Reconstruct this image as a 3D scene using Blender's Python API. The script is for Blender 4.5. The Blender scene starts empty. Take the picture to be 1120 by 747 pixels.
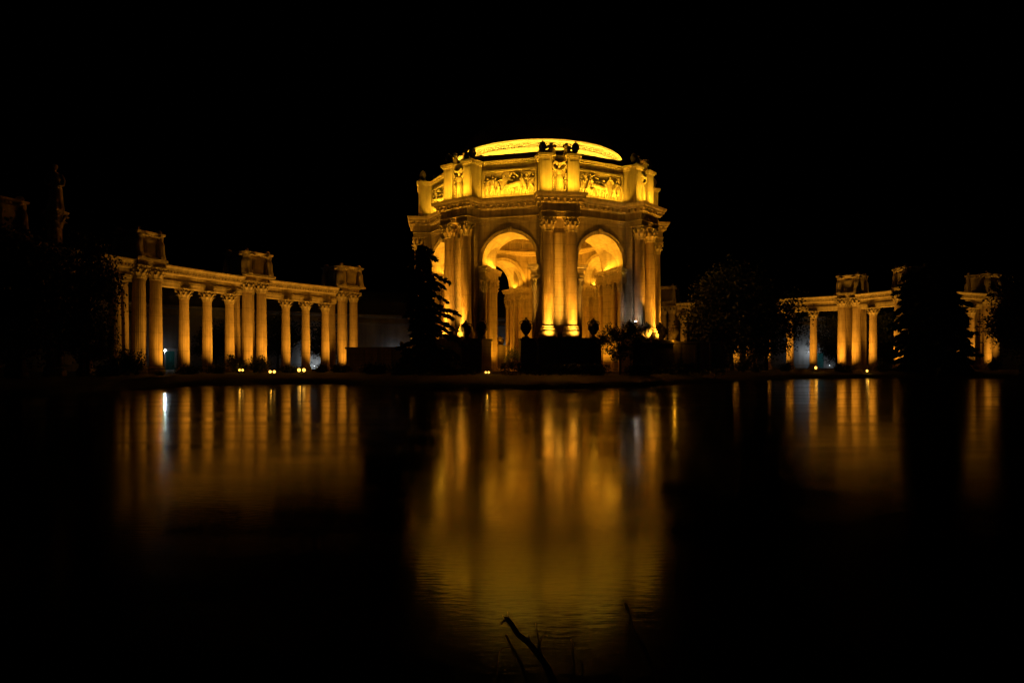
import bpy, bmesh, math, random
from mathutils import Vector, Matrix
from mathutils.noise import noise as pnoise, fractal
R_ = math.radians
sc = bpy.context.scene
col = sc.collection

# ------------------------------------------------------------------ camera, world, sun, exposure
F = 746.7                      # focal length in pixels of the 1120 px wide photograph
CAMZ, HORIZ = 3.2, 395.0
cd = bpy.data.cameras.new('Camera'); cam = bpy.data.objects.new('Camera', cd); col.objects.link(cam)
cd.lens = 24.0; cd.sensor_width = 36.0; cd.clip_start = 0.1; cd.clip_end = 3000
cd.shift_y = (HORIZ - 373.5) / 1120.0
cam.location = (0, 0, CAMZ); cam.rotation_euler = (R_(90), 0, 0)
sc.camera = cam
w = bpy.data.worlds.new('World'); sc.world = w; w.use_nodes = True
nt = w.node_tree; nt.nodes.clear()
sky = nt.nodes.new('ShaderNodeTexSky'); sky.sky_type = 'NISHITA'; sky.sun_disc = False
sky.sun_elevation = R_(-9); sky.sun_rotation = R_(200)
bg = nt.nodes.new('ShaderNodeBackground'); bg.inputs['Strength'].default_value = 0.05
wo = nt.nodes.new('ShaderNodeOutputWorld')
nt.links.new(sky.outputs[0], bg.inputs[0]); nt.links.new(bg.outputs[0], wo.inputs[0])
sl = bpy.data.lights.new('Moon', 'SUN'); sl.energy = 0.0025; sl.angle = R_(0.5); sl.color = (1.0, .93, .85)
so = bpy.data.objects.new('Moon', sl); so.rotation_euler = (R_(50), 0, R_(-25)); so.location = (0, -20, 60); col.objects.link(so)
sc.view_settings.view_transform = 'Standard'; sc.view_settings.look = 'None'
sc.view_settings.exposure = 0.0; sc.view_settings.gamma = 1.0; sc.view_settings.use_curve_mapping = False
cy = sc.cycles
cy.use_denoising = True
cy.max_bounces = 5; cy.diffuse_bounces = 2; cy.glossy_bounces = 3; cy.transmission_bounces = 2
cy.sample_clamp_indirect = 10.0; cy.use_light_tree = True

# ------------------------------------------------------------------ helpers
def PX(x, Y): return (x - 560.0) / F * Y
def PZ(y, Y): return CAMZ + (HORIZ - y) / F * Y

class MB:
    def __init__(s): s.v = []; s.f = []
    def box(s, x0, x1, y0, y1, z0, z1, M=None):
        b = len(s.v)
        for z in (z0, z1):
            for x, y in ((x0, y0), (x1, y0), (x1, y1), (x0, y1)):
                p = Vector((x, y, z)); s.v.append(M @ p if M else p)
        for q in ((3, 2, 1, 0), (4, 5, 6, 7), (0, 1, 5, 4), (1, 2, 6, 5), (2, 3, 7, 6), (3, 0, 4, 7)):
            s.f.append([b + i for i in q])
    def quad(s, *ps):
        b = len(s.v); s.v += [Vector(p) for p in ps]; s.f.append(list(range(b, b + len(ps))))
    def loft(s, rings, closed=True, cap0=False, cap1=False):
        b = len(s.v); n = len(rings[0])
        for r in rings: s.v += [Vector(p) for p in r]
        for i in range(len(rings) - 1):
            for j in range(n if closed else n - 1):
                k = (j + 1) % n
                s.f.append([b + i*n + j, b + i*n + k, b + (i+1)*n + k, b + (i+1)*n + j])
        if cap0: s.f.append([b + j for j in range(n)][::-1])
        if cap1: s.f.append([b + (len(rings)-1)*n + j for j in range(n)])
    def lathe(s, prof, n=24, c=(0, 0, 0), cap=True):
        s.loft([[(c[0] + r*math.cos(2*math.pi*j/n), c[1] + r*math.sin(2*math.pi*j/n), c[2] + z) for j in range(n)] for r, z in prof], True, cap, cap)
    def tube(s, pts, rads, n=8):
        rings = []
        for i, p in enumerate(pts):
            p = Vector(p); a = Vector(pts[max(0, i-1)]); c = Vector(pts[min(len(pts)-1, i+1)])
            d = (c - a).normalized() if (c - a).length > 1e-6 else Vector((0, 0, 1))
            u = d.orthogonal().normalized() if i == 0 else (u - d * u.dot(d)).normalized()
            vv = d.cross(u)
            rings.append([p + (u*math.cos(2*math.pi*j/n) + vv*math.sin(2*math.pi*j/n)) * rads[i] for j in range(n)])
        s.loft(rings, True, True, True)
    def blob(s, c, r, n=12, m=8):
        rx, ry, rz = r if hasattr(r, '__len__') else (r, r, r)
        s.loft([[(c[0] + rx*math.sin(a)*math.cos(2*math.pi*j/n), c[1] + ry*math.sin(a)*math.sin(2*math.pi*j/n), c[2] - rz*math.cos(a)) for j in range(n)]
                for a in [max(.02, min(math.pi-.02, math.pi*i/m)) for i in range(m+1)]], True, True, True)
    def mesh(s, name, mat=None, smooth=True, ang=38, recalc=True):
        me = bpy.data.meshes.new(name)
        me.from_pydata([tuple(p) for p in s.v], [], s.f)
        if recalc:
            bm = bmesh.new(); bm.from_mesh(me); bmesh.ops.recalc_face_normals(bm, faces=bm.faces); bm.to_mesh(me); bm.free()
        if smooth:
            me.polygons.foreach_set('use_smooth', [True]*len(me.polygons)); me.set_sharp_from_angle(angle=R_(ang))
        if mat: me.materials.append(mat)
        me.update(); return me

def put(name, me, parent=None, loc=(0, 0, 0), rz=0.0, scale=None):
    o = bpy.data.objects.new(name, me); col.objects.link(o)
    o.location = loc; o.rotation_euler = (0, 0, rz)
    if scale: o.scale = scale if hasattr(scale, '__len__') else (scale,)*3
    if parent: o.parent = parent
    return o
def tag(o, label=None, cat=None, group=None, kind=None):
    if label: o['label'] = label
    if cat: o['category'] = cat
    if group: o['group'] = group
    if kind: o['kind'] = kind
    return o
def thing(name, loc, label, cat, group=None, rz=0.0):
    return tag(put(name, None, None, loc, rz), label, cat, group)
def lamp(kind, loc, target, energy, color, size=.2, size_y=None, spot=100, blend=.6, spread=180):
    d = bpy.data.lights.new('lamp_light', kind); d.energy = energy; d.color = color
    if kind == 'AREA':
        d.shape = 'RECTANGLE'; d.size = size; d.size_y = size_y or size; d.spread = R_(spread)
    else: d.shadow_soft_size = size
    if kind == 'SPOT': d.spot_size = R_(spot); d.spot_blend = blend
    o = bpy.data.objects.new('lamp_light', d); col.objects.link(o); o.location = loc
    if target is not None:
        o.rotation_euler = (Vector(target) - Vector(loc)).to_track_quat('-Z', 'Y').to_euler()
    return o

# ------------------------------------------------------------------ materials
def new_mat(name):
    m = bpy.data.materials.new(name); m.use_nodes = True
    n = m.node_tree; return m, n, n.nodes['Principled BSDF']
def stone(name, base, joint=0.0, rough=.85, bump=.35, scale=1.0, var=.25, stain=.35):
    m, n, p = new_mat(name); L = n.links.new
    tc = n.nodes.new('ShaderNodeTexCoord')
    n1 = n.nodes.new('ShaderNodeTexNoise'); n1.inputs['Scale'].default_value = .5*scale; n1.inputs['Detail'].default_value = 8; n1.inputs['Roughness'].default_value = .65
    n2 = n.nodes.new('ShaderNodeTexNoise'); n2.inputs['Scale'].default_value = 6*scale; n2.inputs['Detail'].default_value = 6
    mp = n.nodes.new('ShaderNodeMapping'); mp.inputs['Scale'].default_value = (1.6, 1.6, .16)
    n3 = n.nodes.new('ShaderNodeTexNoise'); n3.inputs['Scale'].default_value = 1.2*scale; n3.inputs['Detail'].default_value = 5
    for q in (n1, n2): L(tc.outputs['Object'], q.inputs['Vector'])
    L(tc.outputs['Object'], mp.inputs[0]); L(mp.outputs[0], n3.inputs['Vector'])
    r1 = n.nodes.new('ShaderNodeValToRGB')
    a = [c*(1-var) for c in base]; b = [min(1, c*(1+var*.6)) for c in base]
    r1.color_ramp.elements[0].position = .3; r1.color_ramp.elements[1].position = .7
    r1.color_ramp.elements[0].color = (*a, 1); r1.color_ramp.elements[1].color = (*b, 1)
    L(n1.outputs['Fac'], r1.inputs['Fac'])
    r3 = n.nodes.new('ShaderNodeValToRGB'); r3.color_ramp.elements[0].position = .3; r3.color_ramp.elements[1].position = .62
    g = 1 - stain; r3.color_ramp.elements[0].color = (g, g*.97, g*.92, 1); r3.color_ramp.elements[1].color = (1, 1, 1, 1)
    L(n3.outputs['Fac'], r3.inputs['Fac'])
    mx = n.nodes.new('ShaderNodeMix'); mx.data_type = 'RGBA'; mx.blend_type = 'MULTIPLY'; mx.inputs['Factor'].default_value = 1
    L(r1.outputs['Color'], mx.inputs['A']); L(r3.outputs['Color'], mx.inputs['B'])
    out = mx.outputs['Result']
    h = n2.outputs['Fac']
    if joint:
        sep = n.nodes.new('ShaderNodeSeparateXYZ'); L(tc.outputs['Object'], sep.inputs[0])
        dv = n.nodes.new('ShaderNodeMath'); dv.operation = 'DIVIDE'; dv.inputs[1].default_value = joint; L(sep.outputs['Z'], dv.inputs[0])
        fr = n.nodes.new('ShaderNodeMath'); fr.operation = 'FRACT'; L(dv.outputs[0], fr.inputs[0])
        lt = n.nodes.new('ShaderNodeMath'); lt.operation = 'GREATER_THAN'; lt.inputs[1].default_value = .05/joint; L(fr.outputs[0], lt.inputs[0])
        mr = n.nodes.new('ShaderNodeMapRange'); mr.inputs['To Min'].default_value = .55; mr.inputs['To Max'].default_value = 1; L(lt.outputs[0], mr.inputs['Value'])
        m2 = n.nodes.new('ShaderNodeMix'); m2.data_type = 'RGBA'; m2.blend_type = 'MULTIPLY'; m2.inputs['Factor'].default_value = 1
        L(out, m2.inputs['A']); L(mr.outputs[0], m2.inputs['B']); out = m2.outputs['Result']
    L(out, p.inputs['Base Color']); p.inputs['Roughness'].default_value = rough
    bp = n.nodes.new('ShaderNodeBump'); bp.inputs['Strength'].default_value = bump; bp.inputs['Distance'].default_value = .06
    L(h, bp.inputs['Height']); L(bp.outputs[0], p.inputs['Normal'])
    return m
STONE = stone('ochre_stone', (.46, .37, .26))
DRUM = stone('pale_drum_render', (.5, .42, .3), var=.1, stain=.08, bump=.15)
WALLS = stone('ochre_block_stone', (.44, .35, .25), joint=1.25)
SHAFT = stone('column_stone', (.45, .33, .23), joint=2.62, stain=.3)
CARVE = stone('carved_stone', (.45, .36, .26), bump=.5, scale=2)
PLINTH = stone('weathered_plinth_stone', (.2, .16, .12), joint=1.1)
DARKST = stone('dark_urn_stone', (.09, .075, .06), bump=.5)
DOME = stone('dome_render', (.24, .15, .1), scale=.4)
HALLM = stone('hall_stucco', (.36, .35, .33), scale=.3)
ROOFM = stone('hall_roof_felt', (.1, .1, .1), scale=.3)
TEAL = stone('teal_door_paint', (.03, .22, .2), rough=.5, bump=.1)
SOIL = stone('soil_and_turf', (.045, .045, .025), scale=.6, var=.5)
METAL = stone('dark_metal', (.03, .03, .03), rough=.5, bump=.1)
BARK = stone('bark', (.07, .05, .035), scale=3, bump=.8)
REED = stone('dead_reed', (.2, .11, .06), scale=8, bump=.4)
def leafm(name, a, b):
    m, n, p = new_mat(name); L = n.links.new
    g = n.nodes.new('ShaderNodeNewGeometry'); rp = n.nodes.new('ShaderNodeValToRGB')
    rp.color_ramp.elements[0].color = (*a, 1); rp.color_ramp.elements[1].color = (*b, 1)
    L(g.outputs['Random Per Island'], rp.inputs['Fac']); L(rp.outputs['Color'], p.inputs['Base Color'])
    p.inputs['Roughness'].default_value = .6; return m
NEEDLE = leafm('needle_foliage', (.02, .035, .015), (.05, .075, .03))
LEAF = leafm('leaf_foliage', (.012, .02, .007), (.045, .055, .02))
SHRUB = leafm('shrub_foliage', (.03, .05, .02), (.08, .1, .035))
def glow(name, c, s):
    m, n, p = new_mat(name)
    p.inputs['Base Color'].default_value = (*c, 1); p.inputs['Emission Color'].default_value = (*c, 1); p.inputs['Emission Strength'].default_value = s
    return m
LENS_O = glow('amber_lamp_lens', (1, .5, .07), 4)
LENS_D = glow('dim_lamp_lens', (.85, .93, 1), 5)
LENS_U = glow('uplight_lens', (1, .93, .8), 320)
LENS_W = glow('white_lamp_lens', (.8, .9, 1), 650)
def water_mat():
    m, n, p = new_mat('lagoon_water'); L = n.links.new
    p.inputs['Base Color'].default_value = (.004, .006, .004, 1); p.inputs['IOR'].default_value = 1.33
    tc = n.nodes.new('ShaderNodeTexCoord')
    mp = n.nodes.new('ShaderNodeMapping'); mp.inputs['Scale'].default_value = (.55, 1.5, 1); mp.inputs['Rotation'].default_value = (0, 0, R_(6))
    L(tc.outputs['Object'], mp.inputs[0])
    a = n.nodes.new('ShaderNodeTexNoise'); a.inputs['Scale'].default_value = 5.5; a.inputs['Detail'].default_value = 4
    b = n.nodes.new('ShaderNodeTexNoise'); b.inputs['Scale'].default_value = .22; b.inputs['Detail'].default_value = 2
    L(mp.outputs[0], a.inputs['Vector']); L(mp.outputs[0], b.inputs['Vector'])
    ad = n.nodes.new('ShaderNodeMath'); ad.operation = 'MULTIPLY_ADD'; ad.inputs[1].default_value = .6
    L(b.outputs['Fac'], ad.inputs[0]); L(a.outputs['Fac'], ad.inputs[2])
    bp = n.nodes.new('ShaderNodeBump'); bp.inputs['Strength'].default_value = .3; bp.inputs['Distance'].default_value = .007
    L(ad.outputs[0], bp.inputs['Height']); L(bp.outputs[0], p.inputs['Normal'])
    r = n.nodes.new('ShaderNodeMapRange'); r.inputs['From Min'].default_value = .35; r.inputs['From Max'].default_value = .65; r.inputs['To Min'].default_value = .09; r.inputs['To Max'].default_value = .17
    L(b.outputs['Fac'], r.inputs['Value']); L(r.outputs[0], p.inputs['Roughness'])
    return m
WATER = water_mat()

# ------------------------------------------------------------------ setting: water, island ground, near bank
GZ = 1.2
m = MB(); m.quad((-500, -60, 0), (500, -60, 0), (500, 200, 0), (-500, 200, 0))
tag(put('water', m.mesh('water', WATER, False)), kind='structure')
shore = [(-420, 30), (-220, 48), (-110, 56), (-70, 58), (-46, 64), (-44, 80), (-38, 92), (-30, 97.5), (-19.7, 92), (-8.8, 82), (4.3, 79.6), (15, 84),
         (22, 92), (33, 106), (44.8, 119), (56, 126), (67, 129), (84.6, 129), (94.5, 126), (120, 112), (180, 90), (420, 60)]
def spline(pts, n):
    out = []
    for i in range(len(pts)-1):
        p = [Vector(pts[max(0, min(len(pts)-1, i+k))]) for k in (-1, 0, 1, 2)]
        for j in range(n):
            t = j/n
            out.append(.5*((2*p[1]) + (p[2]-p[0])*t + (2*p[0]-5*p[1]+4*p[2]-p[3])*t*t + (3*p[1]-p[0]-3*p[2]+p[3])*t**3))
    out.append(Vector(pts[-1])); return out
sh = spline(shore, 8)
m = MB(); rows = []
for off, z in ((0, -.6), (.8, -.02), (1.6, .5), (4, .85), (9, GZ)):
    rows.append([(p.x, p.y + off + (.5*pnoise(Vector((p.x*.7, off, 0))) if off < 5 else 0), z + .15*pnoise(Vector((p.x*.5, off*2, 3))) * (1 if 0 < off < 5 else 0)) for p in sh])
rows.append([(p.x*1.0, max(p.y + 30, 130), GZ) for p in sh]); rows.append([(p.x*4, 900, GZ) for p in sh])
m.loft(rows, False)
tag(put('ground', m.mesh('ground', SOIL)), kind='structure')
m = MB(); xs = [-60 + i*2.5 for i in range(49)]
m.loft([[(x, y + .4*pnoise(Vector((x*.4, y, 1))), z + .12*pnoise(Vector((x*.6, y, 5)))) for x in xs] for y, z in ((-60, 1.7), (-10, 1.55), (1.5, 1.5), (2.6, 1.25), (4.2, .65), (5.6, -.1), (7, -.7))], False)
tag(put('lagoon_bank', m.mesh('lagoon_bank', SOIL)), kind='structure')

# ------------------------------------------------------------------ classical column meshes
def shaft_mesh(r0, r1, h, fl=20, sub=4):
    m = MB(); n = fl*sub; rings = []
    for i in range(11):
        t = i/10; r = r0 + (r1-r0)*t + .03*r0*math.sin(math.pi*min(1, t*1.2))
        dep = .04 if 0 < i < 10 else .0
        rings.append([((r - dep*r0*abs(math.sin(math.pi*fl*j/n)))*math.cos(2*math.pi*j/n), (r - dep*r0*abs(math.sin(math.pi*fl*j/n)))*math.sin(2*math.pi*j/n), (.02 + t*.96 if 0 < i < 10 else t)*h) for j in range(n)])
    m.loft(rings, True, True, True); return m.mesh('column', SHAFT, True, 50)
def base_mesh(r, h, flare=1.6):
    m = MB(); k = r
    pr = [(flare*k, 0), (flare*k*1.03, .14*h), (flare*k, .42*h), (flare*k*.9, .58*h), (1.3*k, .62*h), (1.36*k, .68*h), (1.32*k, .76*h), (1.17*k, .79*h), (1.15*k, .84*h), (1.24*k, .88*h), (1.2*k, .95*h), (1.05*k, .97*h), (1.03*k, h)]
    m.lathe(pr, 36); return m.mesh('base', CARVE, True, 40)
def capital_mesh(r, h):
    m = MB(); top = h*.86
    m.lathe([(r, 0), (r*1.1, .03*h), (r*1.12, .06*h), (r*.9, .09*h), (r*.9, .5*h), (r*1.0, .7*h), (r*1.25, top)], 24)
    for ring, (z0, ht, n, ph) in enumerate(((.07*h, .36*h, 8, 0), (.1*h, .6*h, 8, math.pi/8))):
        for i in range(n):
            a = ph + 2*math.pi*i/n; d = Vector((math.cos(a), math.sin(a), 0)); t = Vector((-d.y, d.x, 0))
            prof = [(1.0, 0, .28), (1.12, .35, .33), (1.2, .65, .34), (1.4, .88, .3), (1.66, 1.0, .2), (1.7, .86, .12)]
            A = [d*(r*q) + Vector((0, 0, z0+ht*z)) - t*(r*wd) for q, z, wd in prof]
            Mi = [d*(r*(q+.07)) + Vector((0, 0, z0+ht*z)) for q, z, wd in prof]
            B = [d*(r*q) + Vector((0, 0, z0+ht*z)) + t*(r*wd) for q, z, wd in prof]
            In = [d*(r*(q-.12)) + Vector((0, 0, z0+ht*z)) for q, z, wd in prof]
            m.loft([list(x) for x in zip(A, Mi, B, In)], True, True, True)
    for i in range(4):                                   # corner volutes and the stalks that carry them
        a = math.pi/4 + i*math.pi/2; d = Vector((math.cos(a), math.sin(a), 0))
        m.tube([d*(r*1.05) + Vector((0, 0, .5*h)), d*(r*1.35) + Vector((0, 0, .72*h)), d*(r*1.75) + Vector((0, 0, .84*h)), d*(r*1.86) + Vector((0, 0, .74*h)), d*(r*1.7) + Vector((0, 0, .68*h))], [.1*r, .13*r, .17*r, .17*r, .13*r], 6)
        b = i*math.pi/2; e = Vector((math.cos(b), math.sin(b), 0))
        m.blob(e*(r*1.38) + Vector((0, 0, .9*h)), .2*r, 8, 6)
    ab = []
    for i in range(4):                                   # abacus with hollow sides
        a = math.pi/4 + i*math.pi/2
        for s, q in ((-.08, 1.98), (.08, 1.98), (.4, 1.6), (.785, 1.5), (1.17, 1.6)):
            ab.append((a + s, q*r))
    m.loft([[(q*math.cos(a)*k, q*math.sin(a)*k, z) for a, q in ab] for z, k in ((top, .92), (.91*h, .95), (.93*h, 1.0), (h, 1.0))], True, True, True)
    return m.mesh('capital', CARVE, True, 40)
class ColKind:
    def __init__(s, H, r0, r1, hb, hc, flare=1.6, fl=20):
        s.hb, s.hs = hb, H-hb-hc
        s.sh = shaft_mesh(r0, r1, s.hs, fl); s.ba = base_mesh(r0, hb, flare); s.ca = capital_mesh(r1, hc)
    def place(s, parent, x, y, z, rz=0.0, name='column'):
        c = put(name, s.sh, parent, (x, y, z + s.hb), rz)
        put('base', s.ba, c, (0, 0, -s.hb)); put('capital', s.ca, c, (0, 0, s.hs)); return c

# ------------------------------------------------------------------ sculpted figures (one remeshed surface each)
def figure_mesh(name, mat, pose='garland', seed=1, wings=False):
    rnd = random.Random(seed); m = MB(); H = 1.0; rings = []
    lv = [(.0, .17, .14), (.06, .165, .135), (.2, .135, .115), (.36, .125, .11), (.47, .125, .105), (.55, .115, .09), (.62, .092, .07), (.7, .105, .08), (.77, .12, .075), (.815, .1, .06), (.835, .045, .042), (.87, .04, .04)]
    for z, a, b in lv:
        fold = .1 * max(0, 1 - z/.55)
        rings.append([((a*(1 + fold*math.sin(9*t + z*6)))*math.cos(t) + .02*math.sin(z*5), (b*(1 + fold*math.sin(9*t + z*6 + 1)))*math.sin(t), z) for t in [2*math.pi*j/40 for j in range(40)]])
    m.loft(rings, True, True, True)
    hx, hy = (0, -.02) if pose != 'weep' else (0, -.06)
    m.blob((hx, hy, .925), (.052, .06, .072), 14, 10); m.blob((hx, hy+.025, .945), (.062, .06, .06)); m.blob((hx, hy+.07, .92), .035)
    m.blob((hx, hy-.06, .918), (.012, .018, .02), 8, 6)
    for s in (-1, 1):
        if pose == 'garland': pts = [(s*.11, 0, .785), (s*.2, -.03, .84), (s*.24, -.05, .95), (s*.17, -.06, 1.03), (s*.12, -.07, 1.05)]
        elif pose == 'weep': pts = [(s*.11, 0, .785), (s*.19, -.04, .72), (s*.2, -.12, .76), (s*.1, -.16, .84), (s*.05, -.15, .87)]
        else: pts = [(s*.11, 0, .785), (s*.165, .0, .66), (s*.16, -.06, .55), (s*.11, -.13, .52), (s*.07, -.15, .53)]
        m.tube(pts, [.042, .036, .03, .026, .022], 10)
        if wings:
            for k in range(6): m.tube([(s*.08, .07, .75-.02*k), (s*(.2+.015*k), .09, .82-.08*k), (s*(.24-.005*k), .08, .5-.06*k)], [.03, .04, .012], 6)
    if pose == 'garland':
        for k in range(13):
            t = k/12; m.blob((-.15+.3*t, -.08, 1.06 - .07*math.sin(math.pi*t)), .035 + .01*rnd.random(), 8, 6)
        for k in range(10): m.blob((rnd.uniform(-.2, .2), -.1, rnd.uniform(.0, .1)), .04, 8, 6)
    me = m.mesh(name, mat); ob = bpy.data.objects.new('tmp', me); col.objects.link(ob)
    md = ob.modifiers.new('r', 'REMESH'); md.mode = 'VOXEL'; md.voxel_size = .0115; md.use_smooth_shade = True
    dg = bpy.context.evaluated_depsgraph_get(); out = bpy.data.meshes.new_from_object(ob.evaluated_get(dg)); out.name = name
    bpy.data.objects.remove(ob)
    if not out.materials: out.materials.append(mat)
    return out
FIG_G = figure_mesh('garland_figure', CARVE, 'garland', 1, True)
FIG_W = figure_mesh('weeping_figure', CARVE, 'weep', 2)
FIG_S = figure_mesh('standing_figure', CARVE, 'stand', 3)

# ------------------------------------------------------------------ rotunda
CX, CY, TH0 = 5.2, 135.0, R_(6.5)
ROT = thing('rotunda', (CX, CY, GZ), 'huge domed octagonal stone rotunda floodlit golden yellow, with paired columns and tall open arches', 'rotunda')
S22, C22 = math.sin(R_(22.5)), math.cos(R_(22.5))
def pol(th, r, t=0.0, z=0.0):          # world point: pier/bay angle, radius, tangential offset
    return Vector((CX + r*math.sin(th) + t*math.cos(th), CY - r*math.cos(th) + t*math.sin(th), z))
def rel(p): return (p.x-CX, p.y-CY, p.z-GZ)
def ring(a, hw, rf, d, z):
    out = []
    a, hw, rf = a+d, hw+d, rf+d
    for k in range(8):
        th = TH0 + k*math.pi/4; rs = (a - hw*S22)/C22
        for t, r in ((-hw, rs), (-hw, rf), (hw, rf), (hw, rs)): out.append(pol(th, r, t, z) - Vector((CX, CY, GZ)))
    return out
def dentils(m, a, hw, rf, d, z0, z1, sp, wd, dp):
    P = ring(a, hw, rf, d, 0)
    for i in range(len(P)):
        p, q = P[i], P[(i+1) % len(P)]; L = (q-p).length
        if L < .5: continue
        n = max(1, int(L/sp)); u = (q-p)/L
        M0 = Matrix(((u.x, -u.y, 0, 0), (u.y, u.x, 0, 0), (0, 0, 1, 0), (0, 0, 0, 1)))
        for k in range(n):
            c = p + u*((k+.5)*L/n)
            m.box(-wd/2, wd/2, -dp/2, dp/2, z0-GZ, z1-GZ, Matrix.Translation((c.x, c.y, 0)) @ M0)
EZ = 26.7
m = MB(); A, HW, RF = 20.68, 3.1, 24.3
prof = [(-2.9, EZ), (0, EZ), (0, EZ+.35), (.08, EZ+.37), (.08, EZ+.72), (.2, EZ+.78), (.2, EZ+.9), (0, EZ+.93), (0, EZ+2.1), (.12, EZ+2.15), (.22, EZ+2.3), (.25, EZ+2.75),
        (.85, EZ+2.8), (.9, EZ+3.15), (1.02, EZ+3.2), (1.15, EZ+3.5), (1.2, EZ+3.7), (-1.2, EZ+3.75)]
m.loft([ring(A, HW, RF, d, z) for d, z in prof])
dentils(m, A, HW, RF, .5, EZ+2.28, EZ+2.79, .95, .5, .55)
dentils(m, A, HW, RF, .03, EZ+1.2, EZ+1.75, .9, .3, .12)
put('entablature', m.mesh('entablature', STONE, True, 30), ROT)
AZ = EZ+3.7                                              # top of main cornice 30.4
m = MB(); aA, aH, aR = 20.4, 3.25, 22.2
prof = [(.25, AZ-.1), (.25, AZ+.45), (.12, AZ+.6), (0, AZ+.65), (0, 36.3), (.1, 36.35), (.1, 36.55), (.22, 36.6), (.25, 36.8), (.55, 36.85), (.62, 37.08), (.3, 37.12), (-1.2, 37.13)]
m.loft([ring(aA, aH, aR, d, z) for d, z in prof])
dentils(m, aA, aH, aR, .3, 36.62, 36.8, .45, .22, .2)
ATT = put('attic', m.mesh('attic', STONE, True, 30), ROT)
# relief panels: struggling figures and horses pressed out of a slab
def relief_mesh(seed):
    rnd = random.Random(seed); caps = []
    def cap(a, b, r): caps.append((a[0], a[1], b[0], b[1], r))
    def man(x, z, lean, s):
        hip = (x, z); ch = (x + lean*.5, z + .95*s); hd = (ch[0] + lean*.25, ch[1] + .62*s)
        cap(hip, ch, .33*s); cap(hd, hd, .24*s)
        for q in (-1, 1):
            sh_ = (ch[0] + q*.3*s, ch[1] + .15*s); el = (sh_[0] + q*rnd.uniform(.2, .6), sh_[1] + rnd.uniform(-.5, .6)); ha = (el[0] + rnd.uniform(-.3, .6)*q, el[1] + rnd.uniform(-.2, .6))
            cap(sh_, el, .14*s); cap(el, ha, .11*s)
            kn = (x + q*rnd.uniform(.1, .55), z - .75*s); ft = (kn[0] - q*rnd.uniform(-.3, .35), max(.12, z-1.55*s)); cap(hip, kn, .21*s); cap(kn, ft, .14*s)
    def horse(x, z, f):
        cap((x-.9*f, z-.1), (x+.7*f, z+.25), .5); cap((x+.8*f, z+.4), (x+1.3*f, z+1.15), .3); cap((x+1.3*f, z+1.2), (x+1.75*f, z+.95), .2)
        for lx, kx, hx in ((-.9, -1.2, -.8), (-.7, -.5, -.9), (.7, 1.3, 1.6), (.6, 1.2, 1.0)):
            cap((x+lx*f, z-.2), (x+kx*f, z-.75), .17); cap((x+kx*f, z-.75), (x+hx*f, .2 if lx < 0 else z-1.1), .1)
        cap((x-1.3*f, z+.2), (x-1.8*f, z-.5), .13)
    xs = [-3.9, -3.0, -1.9, .2, 1.9, 2.9, 3.8] if seed % 2 else [-3.8, -2.7, -1.2, -.2, 1.0, 3.0, 3.9]
    for x in xs: man(x + rnd.uniform(-.2, .2), rnd.uniform(1.5, 1.75), rnd.uniform(-.7, .7), rnd.uniform(.88, 1.05))
    horse(.9 if seed % 2 else -.6, 1.75, 1 if seed % 2 else -1)
    for k in range(5): x = rnd.uniform(-4, 4); cap((x, 3.3), (x+rnd.uniform(-.6, .6), 3.7), .2)
    m = MB(); nx, nz, W, Hh = 150, 66, 4.45, 4.0; rows = []
    for j in range(nz+1):
        z = Hh*j/nz; row = []
        for i in range(nx+1):
            x = -W + 2*W*i/nx; h = 0
            for ax, az, bx, bz, r in caps:
                if abs(x-(ax+bx)/2) > abs(ax-bx)/2+r or abs(z-(az+bz)/2) > abs(az-bz)/2+r: continue
                dx, dz = bx-ax, bz-az; l2 = dx*dx+dz*dz
                t = 0 if l2 == 0 else max(0, min(1, ((x-ax)*dx+(z-az)*dz)/l2))
                d2 = (x-ax-t*dx)**2 + (z-az-t*dz)**2
                if d2 < r*r: h = max(h, .12 + 1.0*math.sqrt(r*r-d2)**.8*.75)
            h += .03*pnoise(Vector((x*2.5, z*2.5, seed)))
            row.append((x, -(20.44 + h), z))
        rows.append(row)
    m.loft(rows, False); return m.mesh('relief_panel', CARVE, True, 60)
RELIEF = [relief_mesh(s) for s in (3, 4, 7)]
fm = MB()
x0, x1, z0, z1 = 4.45, 4.8, 31.15, 35.55
for a, b, c, d in ((-x1, x1, z1-.3, z1), (-x1, x1, z0-.3, z0), (-x1, -x0, z0, z1-.3), (x0, x1, z0, z1-.3)): fm.box(a, b, -20.75, -20.2, c, d)
PFR = fm.mesh('panel_frame', STONE)
# bays: arch walls
OW, SPR, ACZ = 4.75, 19.3, 20.15
def arch_path(r, n=28, w=None):
    w = w or r
    return [(-w, GZ-.2), (-w, ACZ)] + [(-r*math.cos(math.pi*i/n), ACZ + r*math.sin(math.pi*i/n)) for i in range(1, n)] + [(w, ACZ), (w, GZ-.2)]
m = MB(); P = arch_path(OW); yf, yb, TOP = -20.6, -14.5, 26.75
for y, xm in ((yf, 8.4), (yb, 5.98)):
    for s in (-1, 1):
        m.quad((s*xm, y, GZ-.2), (s*OW, y, GZ-.2), (s*OW, y, ACZ), (s*xm, y, ACZ)); m.quad((s*xm, y, ACZ), (s*OW, y, ACZ), (s*OW, y, TOP), (s*xm, y, TOP))
    for (xa, za), (xb, zb) in zip(P[1:-2], P[2:-1]): m.quad((xa, y, za), (xb, y, zb), (xb, y, TOP), (xa, y, TOP))
N = 8
m.loft([[(x, yf + (yb-yf)*i/N, z) for x, z in P] for i in range(N+1)], False)
WALLME = m.mesh('arch_wall', WALLS, True, 35)
m = MB(); n = 36
def arcring(r, y): return [(-r*math.cos(math.pi*i/n), y, ACZ + r*math.sin(math.pi*i/n)) for i in range(n+1)]
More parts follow.
